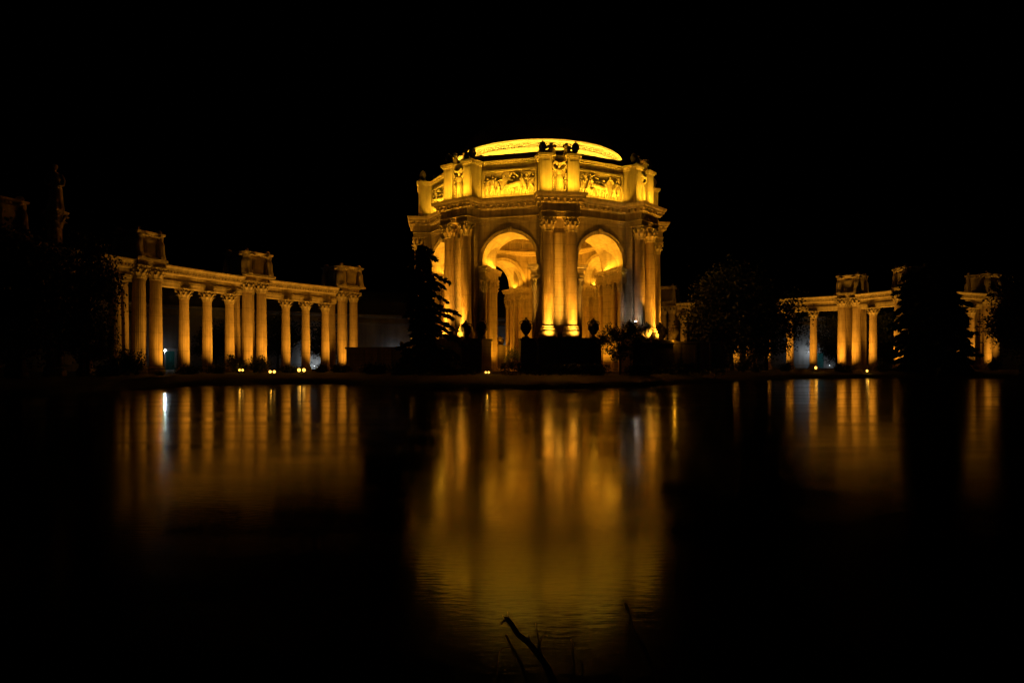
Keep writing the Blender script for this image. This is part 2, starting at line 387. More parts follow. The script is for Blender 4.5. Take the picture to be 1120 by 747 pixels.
m.loft([arcring(r, y) for r, y in ((4.74, -20.5), (4.72, -20.68), (4.93, -20.69), (4.95, -20.75), (5.14, -20.76), (5.17, -20.85), (5.33, -20.85), (5.36, -20.5))], False)
m.loft([arcring(r, y) for r, y in ((4.74, -14.6), (4.72, -14.3), (4.95, -14.28), (5.15, -14.2), (5.33, -14.1), (5.36, -14.6))], False)
ARCHV = m.mesh('archivolt', STONE, True, 30)
m = MB()
m.loft([[(-.32, y, z), (.32, y, z), (.42, y2, z2), (-.42, y2, z2)] for y, z, y2, z2 in ((-20.5, 24.8, -20.5, 25.75), (-21.0, 24.85, -21.15, 25.75))], True, True, True)
m.blob((0, -21.1, 25.4), (.3, .22, .35), 10, 8)
KEY = m.mesh('keystone', CARVE)
# piers
m = MB(); m.box(-2.9, 2.9, -22.4, -16.5, GZ-.2, 26.72)
m.box(-.8, .8, -22.55, -22.2, 9.2, 24.4); m.box(-2.95, 2.95, -22.62, -22.1, 6.4, 8.6)
PIER = m.mesh('pier', WALLS)
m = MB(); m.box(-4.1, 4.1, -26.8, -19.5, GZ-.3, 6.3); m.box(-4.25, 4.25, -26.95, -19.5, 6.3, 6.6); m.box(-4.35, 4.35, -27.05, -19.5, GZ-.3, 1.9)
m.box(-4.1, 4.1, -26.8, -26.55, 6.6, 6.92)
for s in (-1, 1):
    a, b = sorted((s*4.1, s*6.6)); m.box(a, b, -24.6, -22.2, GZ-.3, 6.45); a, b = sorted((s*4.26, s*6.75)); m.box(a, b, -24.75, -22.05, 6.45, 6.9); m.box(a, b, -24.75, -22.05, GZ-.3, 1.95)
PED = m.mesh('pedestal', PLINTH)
def imp_ring(d, z):
    pts = []
    for s in (1, -1):
        l = []
        for x, y in ((-(OW-d), -(20.6+d)), (-(OW-d), -(14.5-d))):
            th = R_(22.5)*s; xx = x*s; l.append((xx*math.cos(th) - y*math.sin(th), xx*math.sin(th) + y*math.cos(th), z))
        pts.append(l)
    (rf, rb), (lf, lb) = pts
    return [rf, rb, (0, -(14.5-d)/C22, z), lb, lf]
m = MB()
m.loft([imp_ring(d, z) for d, z in ((-.3, 16.97), (.78, 16.97), (.8, 17.3), (.88, 17.35), (.88, 17.7), (.72, 17.76), (.72, 18.35), (.86, 18.45), (.9, 18.72), (1.18, 18.82), (1.22, 19.05), (1.3, 19.2), (1.3, 19.3), (-.4, 19.32))], True, True, True)
def blocks(m, d, z0, z1, sp):
    Q = [Vector(p) for p in imp_ring(d, 0)]
    for p, q in zip(Q[:-1], Q[1:]):
        L = (q-p).length; n = int(L/sp); u = (q-p)/L
        for k in range(n):
            c = p + u*((k+.5)*L/n); m.box(-.17, .17, -.22, .22, z0, z1, Matrix.Translation((c.x, c.y, 0)) @ Matrix(((u.x, -u.y, 0, 0), (u.y, u.x, 0, 0), (0, 0, 1, 0), (0, 0, 0, 1))))
blocks(m, .98, 18.42, 18.84, .62)
IMP = m.mesh('impost', STONE, True, 30)
m = MB()
for s in (-1, 1):
    a, b = sorted((s*1.35, s*3.25)); m.box(a, b, -23.35, -21.5, AZ+.05, 36.5); a, b = sorted((s*1.2, s*3.4)); m.box(a, b, -23.5, -21.4, AZ+.04, AZ+.55); m.box(a, b, -23.55, -21.4, 36.5, 36.75)
    a, b = sorted((s*1.05, s*3.6)); m.box(a, b, -23.75, -21.4, 36.75, 37.15)
    a, b = sorted((s*1.65, s*2.95)); m.box(a, b, -23.42, -23.3, AZ+1.0, 36.0)
m.box(-1.1, 1.1, -22.9, -21.5, 36.3, 36.9); m.box(-1.3, 1.3, -23.2, -21.5, AZ+.04, AZ+.35)
APIL = m.mesh('attic_pilaster', STONE)
m = MB(); rr = random.Random(5)
for k in range(40):                                     # carved swags and fruit over the niche figure
    t = rr.uniform(-1.2, 1.2); m.blob((t, -22.6-rr.random()*.3, 36.2 - .55*(1-(t/1.2)**2) + rr.uniform(-.15, .15)), rr.uniform(.1, .2), 7, 5)
for s in (-1, 1):
    for k in range(12): m.blob((s*(1.05+rr.uniform(-.12, .12)), -22.6-.2*rr.random(), 31.3 + k*.4), rr.uniform(.13, .24), 7, 5)
SWAG = m.mesh('carved_swag', CARVE)
BIGCOL = ColKind(19.7, .97, .83, 2.05, 2.4)
ARCOL = ColKind(17.0-GZ, .5, .47, .9, 2.1, 1.3, 14)
for k in range(8):
    th = TH0 + k*math.pi/4; tb = th + math.pi/8
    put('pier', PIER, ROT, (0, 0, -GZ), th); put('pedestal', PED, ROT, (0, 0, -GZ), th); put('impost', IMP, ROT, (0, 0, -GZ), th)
    for t in (-1.95, 1.95): BIGCOL.place(ROT, *rel(pol(th, 23.3, t, 7.0)), th)
    ap = put('attic_pilaster', APIL, ROT, (0, 0, -GZ), th); put('carved_swag', SWAG, ap)
    put('arch_wall', WALLME, ROT, (0, 0, -GZ), tb); av = put('archivolt', ARCHV, ROT, (0, 0, -GZ), tb); put('keystone', KEY, av)
    rp = put('relief_panel', RELIEF[(k+1) % 3], ROT, (0, 0, 31.2-GZ), tb); put('panel_frame', PFR, rp, (0, 0, -31.2))
    for s in (-1, 1):
        for r in (20.6, 18.6, 16.5, 14.7): ARCOL.place(ROT, *rel(pol(tb, r, s*4.42, GZ)), tb, 'arch_column')
# roof, drum, dome, inner vault, floor
m = MB(); m.lathe([(15.8, 36.7), (20.6, 36.8), (20.6, 36.95), (16.3, 37.0)], 64, (0, 0, -GZ), False); put('attic_roof', m.mesh('attic_roof', PLINTH), ROT)
m = MB(); m.loft([ring(19.3, 3.0, 20.6, d, z) for d, z in ((0, 36.9), (0, 38.2), (.12, 38.25), (.12, 38.5), (-.5, 38.52), (-.5, 36.9))]); put('roof_parapet', m.mesh('roof_parapet', PLINTH), ROT)
m = MB(); m.lathe([(16.0, 36.9), (16.0, 37.6), (15.75, 37.7), (15.75, 40.3), (15.9, 40.35), (15.9, 40.6), (15.75, 40.65), (15.75, 41.1), (16.1, 41.2), (16.12, 41.4), (16.4, 41.5), (16.45, 41.8), (15.7, 41.95), (15.0, 42.0)], 96, (0, 0, -GZ), False)
for k in range(96): a = 2*math.pi*k/96; m.box(-.2, .2, -16.1, -15.8, 40.8-GZ, 41.12-GZ, Matrix.Rotation(a, 4, 'Z'))
put('drum', m.mesh('drum', DRUM, True, 30), ROT)
m = MB(); pr = [(15.4, 41.9), (15.4, 42.5), (15.1, 42.55)] + [(15.1*math.cos(a), 42.55 + 7.8*math.sin(a)) for a in [R_(x) for x in range(6, 90, 6)]] + [(.05, 50.36)]
m.lathe(pr, 96, (0, 0, -GZ), False); put('dome', m.mesh('dome', DOME, True, 40), ROT)
m = MB(); nseg, nl = 32, 8
m.loft([[(14.9*math.cos(a)*math.cos(2*math.pi*j/nseg), 14.9*math.cos(a)*math.sin(2*math.pi*j/nseg), 27.2-GZ+10*math.sin(a)) for j in range(nseg)] for a in [R_(84)*i/nl for i in range(nl+1)]], True, False, True)
vme = m.mesh('inner_vault', STONE, False, 30)
bm = bmesh.new(); bm.from_mesh(vme); fs = [f for f in bm.faces if len(f.verts) == 4]
bmesh.ops.inset_individual(bm, faces=fs, thickness=.28, depth=0); bmesh.ops.inset_individual(bm, faces=fs, thickness=.12, depth=-.0)
for f in fs: bmesh.ops.translate(bm, verts=f.verts, vec=f.calc_center_median().normalized()*.45 + Vector((0, 0, .1)))
bm.to_mesh(vme); bm.free(); put('inner_vault', vme, ROT)
m = MB(); m.lathe([(15.9, 26.2), (14.1, 26.3), (14.0, 26.6), (13.7, 26.7), (13.6, 27.0), (13.9, 27.1), (15.2, 27.25)], 64, (0, 0, -GZ), False); put('vault_cornice', m.mesh('vault_cornice', STONE, True, 30), ROT)
m = MB(); m.lathe([(28.5, -.2), (28.5, .12), (26.9, .14), (26.9, .3), (.1, .32)], 64, (0, 0, 0), True); put('floor', m.mesh('floor', PLINTH, True, 30), ROT)

# ------------------------------------------------------------------ urns and niche figures
def urn_mesh(h, mat, lid=True):
    m = MB(); k = h/3.4
    pr = [(.62, 0), (.62, .22), (.45, .26), (.3, .42), (.26, .6), (.4, .72), (.62, 1.0), (.8, 1.5), (.88, 2.0), (.84, 2.35), (.62, 2.62), (.5, 2.7), (.66, 2.78), (.66, 2.88), (.42, 2.98), (.3, 3.1), (.16, 3.16), (.2, 3.26), (.12, 3.38), (.02, 3.42)]
    m.lathe([(r*k, z*k) for r, z in pr], 28)
    for i in range(10):
        a = 2*math.pi*i/10; m.blob((.82*k*math.cos(a), .82*k*math.sin(a), 1.75*k), (.14*k, .14*k, .42*k), 8, 6)
    for s in (-1, 1): m.tube([(s*.8*k, 0, 2.2*k), (s*1.02*k, 0, 2.4*k), (s*.98*k, 0, 2.68*k), (s*.6*k, 0, 2.8*k)], [.08*k]*4, 6)
    return m.mesh('urn', mat, True, 45)
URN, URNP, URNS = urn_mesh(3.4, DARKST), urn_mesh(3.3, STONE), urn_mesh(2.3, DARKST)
pn = {0: 'the middle pier', -1: 'the near left pier', 1: 'the near right pier', -2: 'the far left pier', 2: 'the far right pier'}
sd = {-1: 'left', 1: 'right'}
for k in (0, -1, 1, -2, 2):
    th = TH0 + k*math.pi/4
    for s in (-1, 1):
        p = pol(th, 22.6, s*2.75, 37.15)
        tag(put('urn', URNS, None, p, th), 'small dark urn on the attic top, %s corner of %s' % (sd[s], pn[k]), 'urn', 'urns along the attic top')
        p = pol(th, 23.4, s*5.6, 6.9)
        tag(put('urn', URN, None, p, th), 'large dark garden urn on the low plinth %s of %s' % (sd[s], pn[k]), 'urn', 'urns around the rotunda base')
        p = pol(th, 22.55, s*1.3, 36.9)
        tag(put('statue', FIG_S, None, p, th + s*.5, (5.0, 5.0, 2.3)), 'dark crouching figure on the attic top, %s half of %s' % (sd[s], pn[k]), 'statue', 'figures along the attic top')
    tag(put('statue', FIG_G, None, pol(th, 22.75, 0, AZ+.4), th, 4.9), 'winged stone figure in the attic niche of %s' % pn[k], 'statue', 'figures in the attic niches')
tag(put('urn', URN, None, pol(TH0-math.pi/4, 24.75, 3.3, 6.6), 0), 'large dark urn at the right front corner of the pedestal beside the conifer', 'urn', 'urns around the rotunda base')
tag(put('urn', URN, None, pol(TH0+math.pi/4, 24.75, -2.1, 6.6), 0), 'large dark urn in front of the columns right of the white light streak', 'urn', 'urns around the rotunda base')
def far_urn(x, Y, ztop, h, lab):
    t = thing('garden_urn', (PX(x, Y), Y, GZ), lab, 'urn', 'pale urns on plinths seen through the arch')
    m = MB(); m.box(-1, 1, -1, 1, 0, ztop-GZ-.3); m.box(-1.15, 1.15, -1.15, 1.15, ztop-GZ-.3, ztop-GZ)
    put('plinth', m.mesh('plinth', STONE), t); put('urn', URNP, t, (0, 0, ztop-GZ), 0, h/3.3)
far_urn(547, 158, 5.9, 3.2, 'pale stone urn on a plinth seen through the left arch, nearer the jamb')
far_urn(557, 162, 6.3, 3.4, 'pale stone urn on a plinth in the middle of the view through the left arch')

# ------------------------------------------------------------------ low garden walls beside the rotunda
def low_wall(p, q, zt, thick, lab, name='garden_wall'):
    p, q = Vector((*p, 0)), Vector((*q, 0)); L = (q-p).length; a = math.atan2(q.y-p.y, q.x-p.x)
    t = thing(name, (p.x, p.y, GZ), lab, 'wall', None, a)
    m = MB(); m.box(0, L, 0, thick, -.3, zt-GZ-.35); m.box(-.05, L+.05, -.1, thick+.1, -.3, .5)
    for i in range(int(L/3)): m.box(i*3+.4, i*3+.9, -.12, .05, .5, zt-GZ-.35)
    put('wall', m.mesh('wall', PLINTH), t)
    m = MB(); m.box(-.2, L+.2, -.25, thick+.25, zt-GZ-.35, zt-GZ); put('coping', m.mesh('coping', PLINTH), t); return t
low_wall((PX(379, 126), 126), (PX(444, 121), 121), 5.75, 2.5, 'dark low garden wall between the left colonnade and the rotunda')
low_wall((PX(722, 122), 122), (PX(793, 124), 124), 6.75, 3.0, 'dark low garden wall right of the rotunda with a lit urn on it')
tag(put('urn', URNP, None, (PX(737, 123.6), 123.6, 6.75), 0), 'golden lit urn standing on the dark garden wall right of the rotunda', 'urn')

# ------------------------------------------------------------------ colonnades
CLCOL = ColKind(17.9-GZ, .98, .86, 1.2, 2.0, 1.35)
SGCOL = ColKind(15.25-GZ, .86, .74, 1.0, 1.8, 1.35)
def box_mesh():
    m = MB(); H = 4.7
    m.loft([[(x*s, y*s, z) for x, y in ((-1, -1), (1, -1), (1, 1), (-1, 1))] for s, z in ((2.9, 0), (2.9, .35), (2.7, .45), (2.5, .7), (2.1, .8), (2.1, 3.7), (2.25, 3.8), (2.3, 4.0), (2.62, 4.15), (2.68, 4.45), (2.1, 4.5), (1.9, 3.9))], True, True, True)
    for a in range(4):
        M = Matrix.Rotation(a*math.pi/2, 4, 'Z')
        m.box(-.95, .95, -2.24, -2.05, 1.2, 3.4, M); m.box(-.72, .72, -2.33, -2.23, 1.4, 3.2, M)
        for i in range(8): m.box(-2.05+i*.55, -1.75+i*.55, -2.47, -2.2, 3.85, 4.1, M)
    return m.mesh('planter_box', STONE, True, 30)
BOX = box_mesh()
def arch_under():
    m = MB(); m.box(-2.5, 2.5, -2.5, 2.5, 0, .55); m.box(-2.7, 2.7, -2.7, 2.7, .55, .9); return m.mesh('cluster_slab', STONE)
SLAB = arch_under()
LAMPC = (1.0, .43, .03)
def colonnade(label, clusters, singles, focus, power, skips=()):
    root = thing('colonnade', (clusters[0][0], clusters[0][1], GZ), label, 'colonnade')
    o0 = Vector((clusters[0][0], clusters[0][1], GZ)); P = [Vector((x, y, 0)) for x, y in clusters]; foc = Vector((*focus, 0))
    tang = [(P[min(len(P)-1, i+1)] - P[max(0, i-1)]).normalized() for i in range(len(P))]
    for i, p in enumerate(P):
        t = tang[i]; nrm = Vector((t.y, -t.x, 0))
        if nrm.dot(foc-p) < 0: nrm = -nrm
        rz = math.atan2(nrm.x, -nrm.y)
        for a in (-1.65, 1.65):
            for b in (-1.65, 1.65):
                q = p + t*a + nrm*b; CLCOL.place(root, q.x-o0.x, q.y-o0.y, 0, rz)
        sl_ = put('cluster_slab', SLAB, root, (p.x-o0.x, p.y-o0.y, 17.9-GZ), rz)
        bx = put('planter_box', BOX, root, (p.x-o0.x, p.y-o0.y, 18.75-GZ), rz, (1.2, 1.2, 1) if i > 1 and p.x < 0 else None)
        for a in range(4):
            an = math.pi/4 + a*math.pi/2
            put('weeping_figure', FIG_W, bx, (3.0*math.cos(an), 3.0*math.sin(an), .4), an - math.pi/2, (5.6, 5.6, 4.75))
    for i in range(len(P)-1):
        p, q = P[i], P[i+1]; d = q-p; L = d.length; u = d/L; nrm = Vector((u.y, -u.x, 0))
        if nrm.dot(foc-p) < 0: nrm = -nrm
        n = singles[i]; g = (L-3.3)/(n+1); rz = math.atan2(nrm.x, -nrm.y)
        bow = nrm*-.6; far = u*(1.3 if q.y > p.y else -1.3) + nrm*1.2
        for k in range(n):
            f = (1.65 + g*(k+1))/L; c = p + d*f + bow*4*f*(1-f) + far
            SGCOL.place(root, c.x-o0.x, c.y-o0.y, 0, rz)
        # entablature beam with dentilled cornice
        mb = MB(); ns = 6; prof = [(-.85, 15.25), (.85, 15.25), (.85, 15.75), (.95, 15.8), (.95, 16.3), (.8, 16.35), (.8, 17.2), (1.0, 17.3), (1.05, 17.75), (1.6, 17.85), (1.65, 18.15), (1.9, 18.45), (1.9, 18.6), (-1.9, 18.6), (-1.9, 18.45), (-1.65, 18.15), (-1.05, 17.75), (-.8, 17.2), (-.8, 16.35), (-.95, 16.3), (-.95, 15.8)]
        rings = []
        for j in range(ns+1):
            f = (2.85 + (L-5.7)*j/ns)/L; c = p + d*f + bow*4*f*(1-f) + nrm*.8 - o0
            rings.append([(c.x + nrm.x*a, c.y + nrm.y*a, z-GZ) for a, z in prof])
        mb.loft(rings, True, True, True)
        M0 = Matrix(((u.x, -nrm.x, 0, 0), (u.y, -nrm.y, 0, 0), (0, 0, 1, 0), (0, 0, 0, 1)))
        nd = int((L-5.9)/.62)
        for j in range(nd):
            f = (2.95 + (L-5.9)*(j+.5)/nd)/L; c = p + d*f + bow*4*f*(1-f) + nrm*.8 - o0
            M = Matrix.Translation((c.x, c.y, 0)) @ M0
            mb.box(-.18, .18, -1.62, -.9, 17.42-GZ, 17.83-GZ, M); mb.box(-.18, .18, .9, 1.62, 17.45-GZ, 17.83-GZ, M)
        put('entablature', mb.mesh('entablature', STONE, True, 30), root)
        # ground floods in the planting in front of this bay
        for f in (.12, .37, .63, .88):
            if (i, f) in skips: continue
            c = p + d*f + nrm*6.4; tg = p + d*f; rv = random.Random(int(100*f)+i).uniform(.75, 1.2)
            lamp('SPOT', (c.x, c.y, GZ+.4), (tg.x, tg.y, 13.0), .95*power*rv*(.15 if i == 0 and p.x < 0 else .5 if i == 0 else 1), LAMPC, .12, spot=104, blend=.9)
    return root
LC = [(PX(-8, 84.2), 84.2), (PX(152, 106.8), 106.8), (PX(271.5, 127.9), 127.9), (PX(374.5, 146.7), 146.7)]
RC = [(PX(730, 184.8), 184.8), (59.8, 175.4), (PX(932, 160.7), 160.7), (PX(996, 146.4), 146.4), (PX(1075, 159), 159)]
colonnade('left curved colonnade of tall amber lit columns carrying large carved boxes', LC, (3, 3, 3), (0, 100), 4700, {(0, .12), (0, .37), (0, .63)})
colonnade('right colonnade of amber lit columns partly hidden behind dark trees', RC, (3, 3, 1, 3), (30, 100), 5000, {(0, .37), (1, .12)})
# lone column with a standing figure, far left among the trees
mc = thing('monument_column', (PX(60, 92), 92, GZ), 'dim freestanding column with a standing figure on top among the left trees', 'column')
MCOL = ColKind(23.4-GZ, .98, .85, 1.4, 2.4, 1.4); MCOL.place(mc, 0, 0, 0)
tag(put('statue', FIG_S, None, (PX(60, 92), 92, 23.4), .4, 6.3), 'dim robed figure standing on the lone column among the left trees', 'statue')

# ------------------------------------------------------------------ exhibition hall behind everything
hp = spline([(-112, 84), (-100, 108), (-90, 132), (-75, 160), (-45, 185), (0, 202), (45, 207), (86, 198), (120, 180), (145, 150)], 10)
HALL = thing('exhibition_hall', (0, 205, GZ), 'long curved pale exhibition hall behind the colonnades with teal doors', 'building')
ho = Vector((0, 205, 0))
def hoff(i, d):
    a, b = hp[max(0, i-1)], hp[min(len(hp)-1, i+1)]; t = (b-a).normalized(); n = Vector((t.y, -t.x))
    return hp[i] + n*d
def hloft(prof, name, mat):
    m = MB(); m.loft([[(hoff(i, d).x, hoff(i, d).y-205, z-GZ) for d, z in prof] for i in range(len(hp))], False); put(name, m.mesh(name, mat, True, 30), HALL)
hloft([(0, GZ-.2), (0, 13.2)], 'wall', HALLM)
hloft([(0, 13.2), (.4, 13.3), (.4, 13.9), (.1, 14.0), (.1, 15.2), (.9, 15.4), (.9, 16.0), (-1, 16.1)], 'cornice', HALLM)
hloft([(-1, 16.0), (-4, 19.5), (-12, 23), (-25, 25), (-40, 23), (-48, 16), (-48, 1)], 'roof', ROOFM)
hloft([(.02, GZ-.2), (.25, GZ-.1), (.25, 2.4), (0, 2.5)], 'base_course', HALLM)
def hall_at(x):
    best = min(range(1, len(hp)-1), key=lambda i: abs(560 + hp[i].x/hp[i].y*F - x))
    # refine between neighbours
    bi, bf, be = best, 0, 1e9
    for i in (best-1, best):
        for j in range(21):
            q = hp[i].lerp(hp[i+1], j/20); e = abs(560 + q.x/q.y*F - x)
            if e < be: be, bi, bf = e, i, j/20
    q = hp[bi].lerp(hp[bi+1], bf); t = (hp[bi+1]-hp[bi]).normalized(); n = Vector((t.y, -t.x)); return q, t, n
m = MB(); m.box(-1.05, 1.05, -.2, 0, 0, 4.2); m.box(-.9, -.1, -.26, -.2, .3, 1.9); m.box(.1, .9, -.26, -.2, .3, 1.9); m.box(-.9, -.1, -.26, -.2, 2.1, 3.9); m.box(.1, .9, -.26, -.2, 2.1, 3.9)
DOOR = m.mesh('door', TEAL)
m = MB(); m.box(-1.5, -1.05, -.45, 0, 0, 4.2); m.box(1.05, 1.5, -.45, 0, 0, 4.2); m.box(-1.7, 1.7, -.6, 0, 4.2, 4.9); DFR = m.mesh('door_frame', HALLM)
m = MB(); m.blob((.15, -.33, 1.5), .09, 8, 6); m.blob((-.15, -.33, 1.5), .09, 8, 6); DHA = m.mesh('handle', METAL)
for x in (185, 420, 897):
    q, t, n = hall_at(x); o = put('door', DOOR, HALL, (q.x + n.x*.05, q.y-205 + n.y*.05, .1), math.atan2(n.x, -n.y))
    put('door_frame', DFR, o); put('handle', DHA, o)
def wall_lamp(x, z, power, lab, out=.4, lens=LENS_D, colr=(.8, .9, 1.0), r=.22):
    q, t, n = hall_at(x); rz = math.atan2(n.x, -n.y)
    o = thing('wall_lamp', (q.x + n.x*.05, q.y + n.y*.05, z), lab, 'lamp', None, rz)
    m = MB(); m.box(-.15, .15, -.12, 0, -.2, .35); m.tube([(0, -.1, .25), (0, -.3, .32), (0, -out, .25)], [.04]*3, 6); m.lathe([(.08, .2), (.3, .02), (.32, -.02)], 12, (0, -out, .1)); put('bracket', m.mesh('bracket', METAL), o)
    m = MB(); m.blob((0, -out, -.02), (r, r, r*.9), 12, 8); put('bulb', m.mesh('bulb', lens), o)
    lamp('AREA', (q.x + n.x*(out+2.6), q.y + n.y*(out+2.6), z-.4), (q.x, q.y, z+.3), power*.4, colr, 1.2, .6)
wall_lamp(179, 5.7, 25, 'small bright white lamp on the hall wall between the left columns', lens=LENS_W, r=.25)
wall_lamp(343, 2.0, 260, 'low white lamp washing the hall wall behind the left colonnade', r=.1)
wall_lamp(907, 2.0, 30, 'white lamp beside the teal door behind the right colonnade', r=.08)
wall_lamp(884, 6.0, 190, 'unseen added white lamp washing the wall by the teal door, behind an amber column', r=.06)  # added wall wash, kept out of view to brighten the hall wall
wall_lamp(432, 5.0, 70, 'dim white lamp on the hall wall left of the rotunda', r=.1)
wall_lamp(552, 5.5, 130, 'dim white lamp on the hall wall seen through the left arch', r=.1)

# ------------------------------------------------------------------ trees and planting
def leafq(m, c, d, l, wd, rnd):
    u = d.normalized(); v = u.orthogonal().normalized(); v = Matrix.Rotation(rnd.uniform(0, 6.28), 3, u) @ v
    m.quad(c - v*wd*.5, c + u*l*.5 - v*wd*.55 + Vector((0, 0, -.02)), c + u*l, c + u*l*.5 + v*wd*.55, c + v*wd*.5)
def conifer_meshes(h, r, seed, nb=150, start=.1, shape=.8, droop=.3, leaf=.55, gap=.12, lv=(.6, 1.1), asym=0.0):
    rnd = random.Random(seed); tr = MB(); cr = MB()
    pts = [(.12*math.sin(i*.9+seed), .12*math.cos(i*.7+seed), h*i/10) for i in range(11)]
    tr.tube(pts, [h*.017*(1-.9*i/10)+.03 for i in range(11)], 9)
    for b in range(nb):
        f = start + (1-start)*(b/nb)**.92; z = f*h; rel_ = (1-f)/(1-start)
        L = r*(rel_**shape)*rnd.uniform(*lv) + .25
        if rnd.random() < gap: L *= .45
        a = b*2.4 + rnd.uniform(-.5, .5); L *= 1 + asym*math.cos(a); d = Vector((math.cos(a), math.sin(a), 0))
        pl = [Vector((0, 0, z)) + d*(L*t) + Vector((0, 0, -droop*L*t*t*rnd.uniform(.7, 1.2) + .12*L*t)) for t in (0, .25, .5, .75, 1)]
        tr.tube(pl, [.07*(1-f)+.03, .05*(1-f)+.02, .04*(1-f)+.015, .02, .01], 5)
        ns = int(8 + L*9)
        for k in range(ns):
            t = .12 + .88*(k+rnd.random())/ns; i = min(3, int(t*4)); c = pl[i].lerp(pl[i+1], t*4-i)
            side = Vector((-d.y, d.x, 0))*rnd.choice((-1, 1)); sl_ = (1.15-t)*L*.34 + .15
            e = c + (side*rnd.uniform(.4, 1) + d*rnd.uniform(.2, .7))*sl_ + Vector((0, 0, -rnd.uniform(0, .35)*sl_))
            for q in range(4):
                cc = c.lerp(e, (q+rnd.random())/4); leafq(cr, cc, (e-c) + Vector((rnd.uniform(-.5, .5), rnd.uniform(-.5, .5), rnd.uniform(-.7, .1)))*(e-c).length, leaf*rnd.uniform(.6, 1.2), leaf*.32, rnd)
    return tr.mesh('trunk', BARK), cr.mesh('crown', NEEDLE, False, recalc=False)
def broad_meshes(h, rx, rz, seed, clumps=70, per=70, leaf=.32, trunk=.3, mat=LEAF, tr_r=None):
    rnd = random.Random(seed); tr = MB(); cr = MB(); cz = h-rz; cl = []
    while len(cl) < clumps:
        p = Vector((rnd.uniform(-1, 1), rnd.uniform(-1, 1), rnd.uniform(-1, 1)))
        if p.length > 1 or p.length < .35: continue
        if pnoise(p*2.1 + Vector((seed, 0, 0))) < -.12: continue
        k = 1 + .22*pnoise(p.normalized()*1.7 + Vector((0, seed, 0)))
        cl.append(Vector((p.x*rx*k, p.y*rx*k, cz + p.z*rz*k)))
    t0 = Vector((0, 0, h*trunk)); R0 = tr_r or h*.022
    tr.tube([(0, 0, -.2), (.06, .03, h*trunk*.5), tuple(t0), (0, .1, cz), (.1, 0, cz+rz*.5)], [R0*1.25, R0, R0*.85, R0*.5, R0*.2], 10)
    for i, c in enumerate(cl):
        if i % 2 == 0:
            mid = t0.lerp(c, .5) + Vector((0, 0, .08*h)); s = Vector((0, 0, rnd.uniform(h*trunk, cz)))
            tr.tube([s, mid, c], [R0*.4, R0*.25, R0*.08], 5)
        cs = min(rx, rz)*rnd.uniform(.2, .36)
        for k in range(per):
            q = Vector((rnd.gauss(0, .55), rnd.gauss(0, .55), rnd.gauss(0, .45)))*cs
            leafq(cr, c+q, Vector((rnd.uniform(-1, 1), rnd.uniform(-1, 1), rnd.uniform(-.9, .5))), leaf*rnd.uniform(.7, 1.3), leaf*.55, rnd)
    return tr.mesh('trunk', BARK), cr.mesh('crown', mat, False, recalc=False)
def tree(name, meshes, x, y, lab, rz=0, scale=None, group=None, cat='tree'):
    t = thing(name, (x, y, GZ-.1), lab, cat, group, rz)
    if scale: t.scale = scale if hasattr(scale, '__len__') else (scale,)*3
    put('trunk', meshes[0], t); put('crown', meshes[1], t); return t
Y = 106; tree('conifer_tree', conifer_meshes(20.2, 5.6, 19, 120, .08, .55, .48, .75, .4, (.3, 1.25), .28), PX(462, Y), Y, 'dark open conifer silhouetted against the lit left piers of the rotunda')
Y = 138; tree('conifer_tree', conifer_meshes(21.3, 7.9, 29, 430, .02, .2, .3, .95, .22, (.45, 1.1)), PX(1018, Y), Y, 'broad dense dark conifer standing before the right colonnade')
Y = 100; tree('small_tree', broad_meshes(7.6, 3.1, 2.7, 5, 60, 60, .26, .34), PX(678, Y), Y, 'small round crowned tree on a thin trunk before the right arch')
BRD = broad_meshes(21, 8.2, 9.2, 77, 170, 120, .55, .12)
BRA, BRB, BRC = broad_meshes(17, 6.5, 6.8, 31, 120, 75, .42, .2), broad_meshes(15, 6.0, 6.3, 47, 110, 75, .4, .16), broad_meshes(9, 3.6, 3.6, 52, 60, 70, .3, .2)
for me, x, Y, s, rz, lab in (
    (BRD, 800, 140, 1.0, 0, 'large dark leafy tree right of the rotunda, behind the low garden wall'),
    (BRB, 838, 146, 1.2, 1, 'dark leafy tree overlapping the left end of the right colonnade'),
    (BRA, -22, 72, 1.0, 2, 'tall dark tree hiding the near end of the left colonnade'),
    (BRB, 22, 77, (.75, .75, 1.08), 3, 'dark tree in front of the lone column and its figure'),
    (BRA, 89, 88, (.66, .68, 1.06), 4, 'dim leafy tree between the lone column and the nearest carved box'),
    (BRC, 96, 92, .95, 5, 'lower dim tree touching the nearest lit column of the left colonnade'),
    (BRD, 1130, 134, .85, 2.2, 'dark tree at the right end of the right colonnade'),
    (BRA, 1150, 128, 1.0, 3.1, 'tall dark tree past the right colonnade at the edge of the scene'),
    (BRC, 236, 146, 1.15, .6, 'leafy tree standing behind the left colonnade, under the second carved box'),
    (BRC, 304, 160, 1.5, 1.9, 'leafy tree in front of the hall behind the third bay of the left colonnade'),
    (BRC, 352, 166, 1.35, 2.7, 'leafy tree in front of the hall beside the last columns of the left colonnade'),
    (BRB, 915, 178, .95, .3, 'leafy tree behind the first lit columns of the right colonnade'),
    (BRB, 967, 172, .9, 4.3, 'leafy tree showing in the gap left of the broad conifer'),
    (BRA, 775, 200, 1.15, 5.0, 'tall dim tree behind the right colonnade nearest the rotunda'),
    (BRA, 868, 205, 1.3, .9, 'tallest dim tree rising behind the hall on the right'),
    (BRC, 561, 150, .55, 1.1, 'small young tree seen through the left arch'),
): tree('leafy_tree', me, PX(x, Y), Y, lab, rz, s)
